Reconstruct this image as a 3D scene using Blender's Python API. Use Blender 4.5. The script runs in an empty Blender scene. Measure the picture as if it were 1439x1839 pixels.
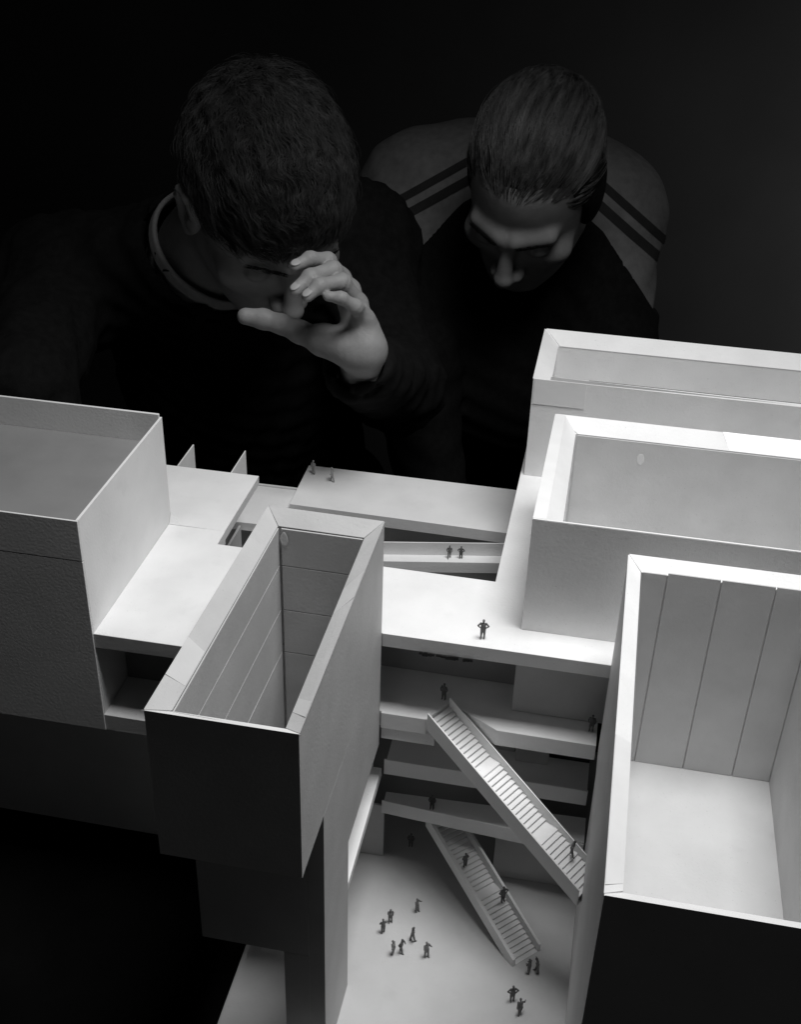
import bpy, bmesh, math, random
import numpy as np
from mathutils import Vector, Matrix

random.seed(7)
rng = np.random.default_rng(11)
S = bpy.context.scene
COL = S.collection

# ------------------------------------------------------------------ camera
# one metre = one metre; the card model is about 0.6 m wide, z = 0 is its big white roof deck
CR = np.array([0.9815488, 0.1891387, 0.0280808])     # right
CD = np.array([0.1225987, -0.5098144, -0.8515039])   # down
CF = np.array([-0.1467363, 0.8392353, -0.5235959])   # forward
CC = np.array([0.0, 0.0, 0.53])
FOC, PCX, PCY = 2102.58, 719.5, 919.5
cam_d = bpy.data.cameras.new('camera')
cam = bpy.data.objects.new('camera', cam_d)
COL.objects.link(cam)
S.camera = cam
m = Matrix.Identity(4)
for i in range(3):
    m[i][0], m[i][1], m[i][2], m[i][3] = CR[i], -CD[i], -CF[i], CC[i]
cam.matrix_world = m
cam_d.sensor_fit = 'VERTICAL'
cam_d.sensor_height = 36.0
cam_d.lens = 36.0 * FOC / 1839.0
cam_d.clip_start, cam_d.clip_end = 0.01, 50.0


def eye(u, v, d):
    """world point at depth d (m) along the view axis, u/v in photo measure"""
    return CC + CR * ((u - PCX) / FOC * d) + CD * ((v - PCY) / FOC * d) + CF * d


# ------------------------------------------------------------------ world + light
W = bpy.data.worlds.new('World')
S.world = W
W.use_nodes = True
bg = W.node_tree.nodes['Background']
bg.inputs[0].default_value = (1, 1, 1, 1)
bg.inputs[1].default_value = 0.008
S.view_settings.view_transform = 'Standard'
S.view_settings.look = 'None'
S.view_settings.exposure = 0.0
S.view_settings.gamma = 1.0
S.view_settings.use_curve_mapping = False
S.cycles.max_bounces = 8
S.cycles.diffuse_bounces = 6
S.cycles.sample_clamp_indirect = 4.0


def area(name, loc, target, size, power):
    d = bpy.data.lights.new(name, 'AREA')
    d.shape = 'DISK'
    d.size = size
    d.energy = power
    o = bpy.data.objects.new(name, d)
    COL.objects.link(o)
    o.location = loc
    o.rotation_euler = (Vector(target) - Vector(loc)).to_track_quat('-Z', 'Y').to_euler()
    return o


soft = area('overhead_softbox', (0.12, 0.645, 1.06), (0.0, 0.645, 0.0), 0.46, 4.2)
soft.data.shape = 'RECTANGLE'
soft.data.size_y = 0.42
soft.data.spread = math.radians(95)
soft.rotation_euler = (0, math.radians(7), 0)
area('added_backdrop_light', (1.15, 2.15, -0.20), (0.85, 2.6, -0.20), 0.3, 5.0)  # unseen lamp, added only to give the backdrop a faint glow at right


# ------------------------------------------------------------------ materials
def mat(name, col, rough=0.7, var=0.05, vscale=40.0, bump=0.0, bscale=400.0, spec=0.3, stretch=None, dirt=False):
    mt = bpy.data.materials.new(name)
    mt.use_nodes = True
    nt = mt.node_tree
    b = nt.nodes['Principled BSDF']
    b.inputs['Roughness'].default_value = rough
    b.inputs['Specular IOR Level'].default_value = spec
    tc = nt.nodes.new('ShaderNodeTexCoord')
    src = tc.outputs['Object']
    if stretch:
        mp = nt.nodes.new('ShaderNodeMapping')
        mp.inputs['Scale'].default_value = stretch
        nt.links.new(src, mp.inputs[0])
        src = mp.outputs[0]
    n = nt.nodes.new('ShaderNodeTexNoise')
    n.inputs['Scale'].default_value = vscale
    n.inputs['Detail'].default_value = 6
    nt.links.new(src, n.inputs['Vector'])
    r = nt.nodes.new('ShaderNodeMapRange')
    r.inputs['From Min'].default_value = 0.3
    r.inputs['From Max'].default_value = 0.7
    r.inputs['To Min'].default_value = col * (1 - var)
    r.inputs['To Max'].default_value = min(1.0, col * (1 + var))
    nt.links.new(n.outputs['Fac'], r.inputs['Value'])
    out = r.outputs[0]
    if dirt:
        for sc, lo_, hi_, amt in ((9.0, 0.50, 0.75, 0.03), (55.0, 0.60, 0.75, 0.04), (900.0, 0.70, 0.74, 0.35)):
            nd = nt.nodes.new('ShaderNodeTexNoise')
            nd.inputs['Scale'].default_value = sc
            nd.inputs['Detail'].default_value = 3
            nt.links.new(src, nd.inputs['Vector'])
            rd = nt.nodes.new('ShaderNodeMapRange')
            for k_, v_ in zip(('From Min', 'From Max', 'To Min', 'To Max'), (lo_, hi_, 1.0, 1.0 - amt)):
                rd.inputs[k_].default_value = v_
            nt.links.new(nd.outputs['Fac'], rd.inputs['Value'])
            mu = nt.nodes.new('ShaderNodeMath')
            mu.operation = 'MULTIPLY'
            nt.links.new(out, mu.inputs[0])
            nt.links.new(rd.outputs[0], mu.inputs[1])
            out = mu.outputs[0]
    nt.links.new(out, b.inputs['Base Color'])
    if bump > 0:
        n2 = nt.nodes.new('ShaderNodeTexNoise')
        n2.inputs['Scale'].default_value = bscale
        n2.inputs['Detail'].default_value = 4
        nt.links.new(src, n2.inputs['Vector'])
        bp = nt.nodes.new('ShaderNodeBump')
        bp.inputs['Strength'].default_value = bump
        bp.inputs['Distance'].default_value = 0.0005
        nt.links.new(n2.outputs['Fac'], bp.inputs['Height'])
        nt.links.new(bp.outputs[0], b.inputs['Normal'])
    return mt


M = {
    'card': mat('white_card', 0.78, 0.55, 0.05, 25, 0.3, 420, dirt=True),
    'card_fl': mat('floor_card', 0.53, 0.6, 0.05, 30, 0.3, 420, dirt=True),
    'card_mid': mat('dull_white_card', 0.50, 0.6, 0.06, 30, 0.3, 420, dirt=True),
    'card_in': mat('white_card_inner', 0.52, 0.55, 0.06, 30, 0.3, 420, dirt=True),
    'tape': mat('paper_tape', 0.76, 0.32, 0.03, 60, 0.1, 300, 0.5),
    'tape_d': mat('dull_tape', 0.60, 0.35, 0.03, 60, 0.1, 300, 0.5),
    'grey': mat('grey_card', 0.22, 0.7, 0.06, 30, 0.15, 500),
    'card_shade': mat('shaded_card', 0.36, 0.7, 0.06, 30, 0.15, 500),  # card colour darkened in place of shade on the recessed back wall
    'torn': mat('torn_edge', 0.03, 0.9, 0.3, 200),
    'glue': mat('dried_glue', 0.62, 0.25, 0.05, 100, 0, 1, 0.5),
    'fig': mat('figurine_plastic', 0.11, 0.5, 0.3, 300, 0, 1, 0.4),
    'figm': mat('figurine_grey', 0.17, 0.5, 0.4, 300, 0, 1, 0.4),
    'figl': mat('figurine_pale', 0.32, 0.5, 0.2, 300, 0, 1, 0.4),
    'black': mat('black_cloth', 0.004, 0.95, 0.2, 20, 0.3, 300, 0.0),
    'backdrop': mat('dark_backdrop', 0.05, 0.95, 0.25, 1.5, 0.0, 1, 0.05),
    'skin': mat('skin', 0.25, 0.5, 0.08, 90, 0.6, 900, 0.3),
    'nail': mat('fingernail', 0.29, 0.55, 0.05, 100, 0, 1, 0.5),
    'hair': mat('dark_hair', 0.014, 0.9, 0.5, 90, 0.8, 250, 0.1),
    'hair_k': mat('black_hair', 0.034, 0.6, 0.6, 90, 0, 1, 0.2),
    'hair_f': mat('brown_hair', 0.085, 0.42, 0.75, 1.0, 0, 1, 0.4, stretch=(150, 16, 110)),
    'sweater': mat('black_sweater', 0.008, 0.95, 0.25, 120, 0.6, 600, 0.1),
    'collar': mat('pale_collar', 0.30, 0.9, 0.1, 200, 0.4, 900, 0.1),
    'jacket': mat('grey_jacket', 0.17, 0.9, 0.15, 90, 0.5, 700, 0.15),
    'stripe': mat('black_stripe', 0.03, 0.9, 0.1, 90, 0.3, 700, 0.1),
    'trousers': mat('dark_trousers', 0.03, 0.95, 0.2, 90, 0.4, 600, 0.1),
}


# ------------------------------------------------------------------ helpers
def tag(o, label=None, cat=None, group=None, kind=None):
    if label: o['label'] = label
    if cat: o['category'] = cat
    if group: o['group'] = group
    if kind: o['kind'] = kind
    return o


def thing(name, label, cat, loc=(0, 0, 0), group=None):
    o = bpy.data.objects.new(name, None)
    o.empty_display_size = 0.02
    COL.objects.link(o)
    o.location = loc
    return tag(o, label, cat, group)


def link(name, me, material, parent=None):
    o = bpy.data.objects.new(name, me)
    COL.objects.link(o)
    if material is not None and not me.materials:
        me.materials.append(material)
    if parent is not None:
        o.parent = parent
        # parts are modelled in world coordinates
        o.matrix_parent_inverse = Matrix.Translation(parent.location).inverted() if parent.parent is None else Matrix.Identity(4)
    return o


class MB:
    def __init__(self):
        self.v, self.f = [], []

    def hexa(self, lo, up):
        """lo/up: rings of n points (counter-clockwise seen from above)"""
        n, k = len(lo), len(self.v)
        self.v += [tuple(p) for p in lo] + [tuple(p) for p in up]
        self.f.append([k + i for i in reversed(range(n))])
        self.f.append([k + n + i for i in range(n)])
        for i in range(n):
            j = (i + 1) % n
            self.f.append([k + i, k + j, k + n + j, k + n + i])
        return self

    def box(self, x0, x1, y0, y1, z0, z1):
        r = [(x0, y0), (x1, y0), (x1, y1), (x0, y1)]
        return self.hexa([(a, b, z0) for a, b in r], [(a, b, z1) for a, b in r])

    def poly(self, pts, z0, z1):
        return self.hexa([(a, b, z0) for a, b in pts], [(a, b, z1) for a, b in pts])

    def mesh(self, name, bevel=0.0):
        me = bpy.data.meshes.new(name)
        j = 0.00026 if bevel >= 0.0003 else 0.0
        me.from_pydata([tuple(c + random.uniform(-j, j) for c in p) for p in self.v], [], self.f)
        bm = bmesh.new()
        bm.from_mesh(me)
        bmesh.ops.recalc_face_normals(bm, faces=bm.faces)
        if bevel > 0:
            bmesh.ops.bevel(bm, geom=bm.edges[:], offset=bevel, segments=1, affect='EDGES', clamp_overlap=True)
        bm.to_mesh(me)
        bm.free()
        return me

    def build(self, name, material, parent=None, bevel=0.0003):
        return link(name, self.mesh(name, bevel), material, parent)


def bx(name, material, parent, *a, bevel=0.0003):
    return MB().box(*a).build(name, material, parent, bevel)


def wall(name, A, B, a, b, z0, zt, drop, parent, rim=True, mt=None):
    """mitred wall: outer edge A-B, inner edge a-b, its top sloping down by drop to the inside"""
    p = lambda q, z: (q[0], q[1], z)
    MB().hexa([p(A, z0), p(B, z0), p(b, z0), p(a, z0)],
              [p(A, zt - 0.0006), p(B, zt - 0.0006), p(b, zt - drop - 0.0006), p(a, zt - drop - 0.0006)]).build(name, mt or M['card'], parent, 0)
    if rim:
        mixp = lambda u, w, t: (u[0] + (w[0] - u[0]) * t, u[1] + (w[1] - u[1]) * t)
        e0, e1 = 0.004, 0.996
        A2, B2, a2, b2 = mixp(A, B, e0), mixp(A, B, e1), mixp(a, b, e0), mixp(a, b, e1)
        o = -0.03
        A2, a2 = mixp(A2, a2, o), mixp(A2, a2, 1.03)
        B2, b2 = mixp(B2, b2, o), mixp(B2, b2, 1.03)
        MB().hexa([p(A2, zt - 0.0004), p(B2, zt - 0.0004), p(b2, zt - drop - 0.0005), p(a2, zt - drop - 0.0005)],
                  [p(A2, zt), p(B2, zt), p(b2, zt - drop), p(a2, zt - drop)]).build('rim_strip', mt or M['card'], parent, 0.0001)


# ------------------------------------------------------------------ SDF modelling
def lens(P):
    return np.sqrt((P * P).sum(-1))


def sph(P, c, r):
    return lens(P - np.array(c, np.float32)) - r


def ell(P, c, r):
    r = np.array(r, np.float32)
    q = (P - np.array(c, np.float32)) / r
    k = lens(q)
    k2 = lens(q / r) + 1e-9
    return k * (k - 1) / k2


def cap(P, a, b, ra, rb=None):
    rb = ra if rb is None else rb
    a = np.array(a, np.float32); b = np.array(b, np.float32)
    ab = b - a
    t = np.clip(((P - a) @ ab) / (ab @ ab), 0, 1)
    return lens(P - a - t[..., None] * ab) - (ra + (rb - ra) * t)


def chain(P, pts, rs, k=0.004):
    d = None
    for i in range(len(pts) - 1):
        c = cap(P, pts[i], pts[i + 1], rs[i], rs[i + 1])
        d = c if d is None else su(d, c, k)
    return d


def su(a, b, k):
    h = np.clip(0.5 + 0.5 * (b - a) / k, 0, 1)
    return b + (a - b) * h - k * h * (1 - h)


def ss(a, b, k):
    """a minus b, smooth"""
    return -su(-a, b, k)


def si(a, b, k):
    return -su(-a, -b, k)


def polygonise(fn, lo, hi, h):
    lo = np.array(lo, np.float32); hi = np.array(hi, np.float32)
    n = np.ceil((hi - lo) / h).astype(int) + 1
    ax = [lo[i] + h * np.arange(n[i], dtype=np.float32) for i in range(3)]
    v = np.empty(n, np.float32)
    for i0 in range(0, n[0], 24):
        g = np.stack(np.meshgrid(ax[0][i0:i0 + 24], ax[1], ax[2], indexing='ij'), -1)
        v[i0:i0 + 24] = fn(g)
    v[0], v[-1] = np.maximum(v[0], h), np.maximum(v[-1], h)
    v[:, 0], v[:, -1] = np.maximum(v[:, 0], h), np.maximum(v[:, -1], h)
    v[:, :, 0], v[:, :, -1] = np.maximum(v[:, :, 0], h), np.maximum(v[:, :, -1], h)
    ins = v < 0
    c = n - 1
    cnt = np.zeros(c, np.int16); acc = np.zeros((*c, 3), np.float32)
    offs = [(a, b, d) for a in (0, 1) for b in (0, 1) for d in (0, 1)]
    sl = lambda o: tuple(slice(o[i], o[i] + c[i]) for i in range(3))
    for o in offs:
        for axs in range(3):
            if o[axs]: continue
            o2 = list(o); o2[axs] = 1
            va, vb = v[sl(o)], v[sl(tuple(o2))]
            x = (va < 0) != (vb < 0)
            idx = np.nonzero(x)
            t = va[idx] / (va[idx] - vb[idx])
            pos = np.tile(np.array(o, np.float32), (len(t), 1))
            pos[:, axs] = t
            cnt[idx] += 1
            acc[idx] += pos
    cell = np.nonzero(cnt)
    ids = -np.ones(c, np.int64)
    ids[cell] = np.arange(len(cell[0]))
    verts = (np.stack(cell, -1) + acc[cell] / cnt[cell][:, None]) * h + lo
    faces = []
    for axs in range(3):
        o1, o2 = [(1, 2), (2, 0), (0, 1)][axs]
        s0 = [slice(None)] * 3; s1 = [slice(None)] * 3
        s0[axs] = slice(0, -1); s1[axs] = slice(1, None)
        A, B = ins[tuple(s0)], ins[tuple(s1)]
        idx = np.nonzero(A != B)
        I = np.stack(idx, -1)
        ok = (I[:, o1] > 0) & (I[:, o2] > 0) & (I[:, o1] < c[o1]) & (I[:, o2] < c[o2])
        I = I[ok]
        flip = ~A[tuple(I.T)]
        q = []
        for d1, d2 in ((-1, -1), (0, -1), (0, 0), (-1, 0)):
            J = I.copy(); J[:, o1] += d1; J[:, o2] += d2
            q.append(ids[tuple(J.T)])
        q = np.stack(q, -1)
        q[flip] = q[flip][:, ::-1]
        faces.append(q)
    return verts, np.concatenate(faces)


def join(parts):
    V, Fs, k = [], [], 0
    for v, f in parts:
        V.append(v); Fs.append(f + k); k += len(v)
    return np.concatenate(V), np.concatenate(Fs)


def np_mesh(name, v, f, smooth=True):
    me = bpy.data.meshes.new(name)
    n = f.shape[1]
    me.vertices.add(len(v)); me.vertices.foreach_set('co', np.asarray(v, np.float32).ravel())
    me.loops.add(f.size); me.loops.foreach_set('vertex_index', f.ravel().astype(np.int32))
    me.polygons.add(len(f)); me.polygons.foreach_set('loop_start', np.arange(0, f.size, n, dtype=np.int32))
    me.update(calc_edges=True)
    if smooth:
        me.polygons.foreach_set('use_smooth', np.ones(len(f), bool))
    me.validate()
    return me


# ------------------------------------------------------------------ setting
g = MB().box(-3.0, 3.0, -1.0, 3.2, -1.10, -1.06).build('ground', M['black'], None, 0); tag(g, kind='structure')
bd = MB().box(-3.0, 3.0, 2.6, 2.64, -1.06, 2.5).build('backdrop', M['backdrop'], None, 0); tag(bd, kind='structure')
tb = thing('table', 'black cloth covered table carrying the white card model', 'table', (0, 0.6, -1.06))
bx('tabletop', M['black'], tb, -0.9, 0.9, 0.1, 1.08, -0.300, -0.2766)
for sx in (-0.85, 0.85):
    for sy in (0.15, 1.03):
        bx('leg', M['black'], tb, sx - 0.025, sx + 0.025, sy - 0.025, sy + 0.025, -1.06, -0.3005)

ZT = 0.0974
card, card_in = M['card'], M['card_in']

# ---- base board
base = thing('baseboard', 'white card plaza floor at the bottom of the model where most figurines stand', 'base board', (0, 0.55, -0.2764))
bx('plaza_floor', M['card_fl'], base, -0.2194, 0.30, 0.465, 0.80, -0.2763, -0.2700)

# ---- left block
lb = thing('model_building', 'wide white card block at the left edge with a sunken grey roof', 'model building', (-0.45, 0.70, -0.2763))
XL = -0.3355
bx('front_panel', card, lb, -0.70, XL, 0.629, 0.6308, -0.0925, 0.0636)
bx('parapet_panel', card, lb, -0.70, XL, 0.629, 0.6308, 0.0642, ZT)
bx('side_panel', card, lb, XL - 0.0020, XL + 0.0002, 0.6310, 0.7916, -0.0925, ZT)
bx('back_panel', card, lb, -0.70, XL - 0.0022, 0.7900, 0.7918, -0.0925, 0.1000)
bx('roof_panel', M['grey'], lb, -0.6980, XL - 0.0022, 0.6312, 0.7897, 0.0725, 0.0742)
bx('underside', card, lb, -0.6980, XL - 0.0022, 0.6312, 0.7897, -0.0922, -0.0905)
bx('lower_storey', card, lb, -0.70, -0.15, 0.690, 0.760, -0.2699, -0.0932)
MB().hexa([(XL + 0.0006, 0.7858, 0.0002), (XL + 0.010, 0.7862, 0.0002), (XL + 0.0006, 0.7910, 0.0002)],
          [(XL + 0.0006, 0.7858, 0.0004), (XL + 0.010, 0.7862, 0.0004), (XL + 0.0006, 0.7910, 0.009)]).build('gusset', card, lb, 0)

# ---- roof deck + storeys between the blocks
at_ = thing('model_atrium', 'white card roof deck spanning between the towers over the open storeys and hall', 'model building', (-0.1, 0.72, -0.2763))
MB().poly([(-0.3352, 0.630), (-0.2158, 0.6312), (-0.2146, 0.6812), (-0.1298, 0.6792), (-0.1290, 0.6786), (0.0330, 0.6788), (0.32, 0.6800),
           (0.32, 1.065), (-0.0530, 1.065), (-0.0556, 0.7640), (-0.2855, 0.7650), (-0.2857, 0.7849), (-0.3352, 0.7849)],
          -0.0125, 0.0).build('roof_slab', card, at_)
MB().poly([(-0.46, 0.7924), (-0.3353, 0.7924), (-0.3353, 0.7854), (-0.2857, 0.7854), (-0.2850, 0.8803), (-0.46, 0.8803)],
          -0.0090, 0.0002).build('roof_slab', card, at_)
# storey 1 down: left bay and middle bay
bx('floor_slab', card, at_, -0.3352, -0.2160, 0.630, 0.6805, -0.0928, -0.0775)
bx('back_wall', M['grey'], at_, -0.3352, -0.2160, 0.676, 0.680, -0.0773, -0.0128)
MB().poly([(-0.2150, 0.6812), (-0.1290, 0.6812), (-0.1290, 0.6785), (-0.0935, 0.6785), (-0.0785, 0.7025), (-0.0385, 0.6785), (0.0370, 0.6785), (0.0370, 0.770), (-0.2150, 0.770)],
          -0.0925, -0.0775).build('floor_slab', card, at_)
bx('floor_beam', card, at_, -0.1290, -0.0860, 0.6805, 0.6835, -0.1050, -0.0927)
bx('back_wall', M['card_shade'], at_, -0.2140, -0.0303, 0.7350, 0.7370, -0.0773, -0.0128)
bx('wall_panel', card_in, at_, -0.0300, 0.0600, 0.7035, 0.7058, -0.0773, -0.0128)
# storey 2 down
bx('floor_slab', card, at_, -0.1290, 0.0372, 0.7005, 0.770, -0.1600, -0.1552)
bx('parapet', card, at_, -0.1290, 0.0372, 0.6990, 0.7004, -0.1610, -0.1452)
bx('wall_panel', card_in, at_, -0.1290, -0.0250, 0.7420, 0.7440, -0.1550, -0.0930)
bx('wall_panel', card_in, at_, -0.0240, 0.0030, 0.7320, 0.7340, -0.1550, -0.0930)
bx('opening_dark', M['torn'], at_, 0.0035, 0.0372, 0.7420, 0.7440, -0.1550, -0.0930)  # solid black panel painted in for the darkness of an opening
# mezzanine bridge
bq = [(-0.1305, 0.7022), (0.0400, 0.6892), (0.0400, 0.7170), (-0.1305, 0.7220)]
bz = [-0.2040, -0.1925, -0.1925, -0.2040]
MB().hexa([(x_, y_, z_ - 0.0050) for (x_, y_), z_ in zip(bq, bz)], [(x_, y_, z_) for (x_, y_), z_ in zip(bq, bz)]).build('bridge', card, at_)
MB().poly([(-0.1305, 0.7010), (0.0400, 0.6880), (0.0400, 0.6890), (-0.1305, 0.7020)], -0.2080, -0.1937).build('parapet', card, at_)
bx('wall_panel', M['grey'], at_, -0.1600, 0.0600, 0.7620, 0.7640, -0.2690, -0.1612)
# ground storey
bx('wall_panel', card_in, at_, -0.1500, -0.1296, 0.7090, 0.7110, -0.2698, -0.2080)
bx('wall_panel', card_in, at_, -0.0325, 0.0405, 0.7090, 0.7110, -0.2698, -0.2080)
# torn paper below the roof edge
tv = MB()
x = -0.1010
while x < -0.0640:
    w = random.uniform(0.003, 0.007)
    d = random.uniform(0.0004, 0.0020)
    if random.random() < 0.75:
        tv.box(x, x + w * 0.6, 0.6776, 0.6784, -0.0133 - d * 1.2, -0.0119 - d * random.uniform(-0.2, 0.5))
    x += w * 0.5
tt = tv.build('torn_edge', M['torn'], at_, 0); tag(tt, kind='stuff')

# ---- front tower
tw = thing('model_tower', 'open topped white card tower in the foreground, overhanging a narrow leg', 'model tower', (-0.17, 0.56, -0.27))
oFL, oFR, oBR, oBL = (-0.2193, 0.4570), (-0.1314, 0.4571), (-0.1298, 0.6785), (-0.2140, 0.6800)
iFL, iFR, iBR, iBL = (-0.2085, 0.4680), (-0.1420, 0.4680), (-0.1412, 0.6680), (-0.2042, 0.6690)
ZB = -0.0155


def trough(parent, FL, FR, BR, BL, fl, fr, br, bl, z0, zt, drop, walls='FRBL', mt=None):
    for k, (nm, A, B, a, b) in dict(F=('front_wall', FL, FR, fl, fr), R=('side_wall', FR, BR, fr, br),
                                    B=('back_wall', BR, BL, br, bl), L=('side_wall', BL, FL, bl, fl)).items():
        if k in walls:
            wall(nm, A, B, a, b, z0, zt, drop, parent, mt=mt)


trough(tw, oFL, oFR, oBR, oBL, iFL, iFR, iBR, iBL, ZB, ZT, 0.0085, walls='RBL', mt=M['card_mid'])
wall('front_wall', oFL, oFR, iFR, iFL, ZB, ZT, 0.0085, tw)
# lower, set back storey
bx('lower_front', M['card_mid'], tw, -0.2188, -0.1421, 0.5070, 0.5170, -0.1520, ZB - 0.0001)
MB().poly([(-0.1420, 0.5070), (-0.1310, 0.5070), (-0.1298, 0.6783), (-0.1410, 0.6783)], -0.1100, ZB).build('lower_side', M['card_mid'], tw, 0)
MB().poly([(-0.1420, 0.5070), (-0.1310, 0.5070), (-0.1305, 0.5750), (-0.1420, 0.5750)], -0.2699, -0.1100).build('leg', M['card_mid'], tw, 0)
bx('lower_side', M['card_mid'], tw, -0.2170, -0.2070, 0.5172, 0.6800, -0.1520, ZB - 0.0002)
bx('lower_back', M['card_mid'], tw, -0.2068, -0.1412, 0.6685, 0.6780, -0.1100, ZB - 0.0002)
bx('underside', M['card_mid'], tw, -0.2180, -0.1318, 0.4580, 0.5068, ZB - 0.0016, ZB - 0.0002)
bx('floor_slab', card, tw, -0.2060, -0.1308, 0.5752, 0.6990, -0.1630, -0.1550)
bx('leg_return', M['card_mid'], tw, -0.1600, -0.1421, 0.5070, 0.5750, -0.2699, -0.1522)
# inner panels with open joints
zs = [0.0885, 0.0570, 0.0180, -0.0210, -0.1080]
for i in range(4):
    z1, z0 = zs[i] - 0.0003, zs[i + 1] + 0.0003
    ya, xa = (0.4690, -0.2080) if i < 3 else (0.5176, -0.2068)
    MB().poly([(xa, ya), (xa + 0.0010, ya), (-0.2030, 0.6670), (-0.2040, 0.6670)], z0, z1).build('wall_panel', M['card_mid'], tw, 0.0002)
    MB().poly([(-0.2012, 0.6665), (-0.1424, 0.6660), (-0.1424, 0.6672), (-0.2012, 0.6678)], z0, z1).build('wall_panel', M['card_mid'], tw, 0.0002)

# ---- right tower
rt = thing('model_tower', 'open topped white card box at right with pale inner floor and dark front', 'model tower', (0.10, 0.53, -0.27))
DFL, DFR, DBR, DBL = (0.0350, 0.3830), (0.1760, 0.3830), (0.1760, 0.6770), (0.0388, 0.6765)
dfl, dfr, dbr, dbl = (0.0440, 0.3920), (0.1640, 0.3920), (0.1640, 0.6672), (0.0478, 0.6672)
trough(rt, DFL, DFR, DBR, DBL, dfl, dfr, dbr, dbl, -0.08, ZT, 0.007)
MB().hexa([(0.0392, 0.3832, -0.2699), (0.0500, 0.3832, -0.2699), (0.0500, 0.6765, -0.2699), (0.0412, 0.6765, -0.2699)],
          [(0.0366, 0.3832, -0.0802), (0.0500, 0.3832, -0.0802), (0.0500, 0.6765, -0.0802), (0.0398, 0.6765, -0.0802)]).build('lower_side', card, rt, 0)
bx('lower_front', card, rt, 0.0502, 0.1758, 0.3832, 0.3930, -0.2699, -0.0802)
bx('lower_back', card, rt, 0.0502, 0.1758, 0.6680, 0.6765, -0.2699, -0.0802)
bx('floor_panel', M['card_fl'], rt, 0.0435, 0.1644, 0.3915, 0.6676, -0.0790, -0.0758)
xs = [0.0490, 0.0655, 0.1007, 0.1360, 0.1628]
for i in range(4):
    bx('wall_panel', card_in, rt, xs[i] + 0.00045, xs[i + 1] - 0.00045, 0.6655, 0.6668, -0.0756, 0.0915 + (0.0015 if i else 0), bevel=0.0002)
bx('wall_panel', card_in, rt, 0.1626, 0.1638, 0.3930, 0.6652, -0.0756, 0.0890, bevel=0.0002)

# ---- middle box behind
mb_ = thing('model_building', 'white card box on the deck with a deep open top and bright chamfered rim', 'model building', (0.15, 0.79, 0))
BFL, BFR, BBR, BBL = (-0.0289, 0.7062), (0.33, 0.7062), (0.33, 0.8750), (-0.0262, 0.8750)
m0 = (-0.0192, 0.7080); m1 = (-0.0180, 0.8740)
wall('front_wall', BFL, BFR, (0.32, 0.7120), (-0.0100, 0.7120), 0.0002, ZT, 0.004, mb_, rim=False)
MB().hexa([(-0.0288, 0.7064, 0.0965), (0.33, 0.7064, 0.0965), (0.33, 0.7078, 0.0965), (-0.0288, 0.7078, 0.0965)],
          [(-0.0288, 0.7064, ZT), (0.33, 0.7064, ZT), (0.33, 0.7078, ZT), (-0.0288, 0.7078, ZT)]).build('rim_strip', M['tape'], mb_, 0.0001)
wall('back_wall', BBR, BBL, (0.32, 0.8625), (-0.0076, 0.8625), 0.0002, ZT, 0.0095, mb_)
# left wall: flat top then a steep chamfer
MB().hexa([(-0.0289, 0.7080, 0.0002), (-0.0078, 0.7125, 0.0002), (-0.0076, 0.8623, 0.0002), (-0.0262, 0.8748, 0.0002)],
          [(-0.0289, 0.7080, 0.0885), (-0.0078, 0.7125, 0.0885), (-0.0076, 0.8623, 0.0885), (-0.0262, 0.8748, 0.0885)]).build('side_wall', card, mb_, 0)
MB().hexa([(-0.0289, 0.7080, 0.0886), (-0.0079, 0.7125, 0.0886), (-0.0077, 0.8623, 0.0886), (-0.0262, 0.8748, 0.0886)],
          [(-0.0289, 0.7080, ZT), (-0.0194, 0.7080, ZT), (-0.0178, 0.8746, ZT), (-0.0262, 0.8748, ZT)]).build('rim_strip', M['tape'], mb_, 0.0001)
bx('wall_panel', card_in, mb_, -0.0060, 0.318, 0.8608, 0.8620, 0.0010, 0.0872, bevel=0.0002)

# ---- rear box
rb = thing('model_building', 'tallest looking rear white card box behind the others at the right', 'model building', (0.15, 1.0, 0))
EFL, EFR, EBR, EBL = (-0.0503, 0.9400), (0.34, 0.9400), (0.34, 1.0548), (-0.0497, 1.0548)
efl, efr, ebr, ebl = (-0.0355, 0.9480), (0.33, 0.9480), (0.33, 1.0425), (-0.0355, 1.0425)
trough(rb, EFL, EFR, EBR, EBL, efl, efr, ebr, ebl, 0.0002, ZT, 0.0112, 'RBL')
wall('front_wall', EFL, EFR, (0.33, 0.9455), (-0.0355, 0.9475), 0.0002, ZT, 0.0, rb, rim=False)
MB().hexa([(-0.0020, 0.9474, 0.0960), (0.33, 0.9456, 0.0960), (0.33, 0.9464, 0.0960), (-0.0020, 0.9482, 0.0960)],
          [(-0.0020, 0.9474, 0.0969), (0.33, 0.9456, 0.0969), (0.33, 0.9464, 0.0969), (-0.0020, 0.9482, 0.0969)]).build('seam', M['torn'], rb, 0)
bx('tape_strip', M['tape'], rb, -0.0490, -0.0035, 0.9394, 0.9399, 0.0730, 0.0972, bevel=0.0001)

# ---- rear terrace, ramp, fins
te = thing('model_terrace', 'low white card terrace behind the deck with two figurines near its rear corner', 'model terrace', (-0.15, 0.98, -0.2763))
KF = 1.1292


def back(x, y, z):
    """the rear terrace lies one storey (0.0775 m) below the deck"""
    return (x * KF, y * KF, CC[2] + (z - CC[2]) * KF)


def slab(name, pts, z0, z1, parent):
    q = [back(a, b, 0)[:2] for a, b in pts]
    return MB().poly(q, back(0, 0, z0)[2], back(0, 0, z1)[2]).build(name, card, parent)


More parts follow.
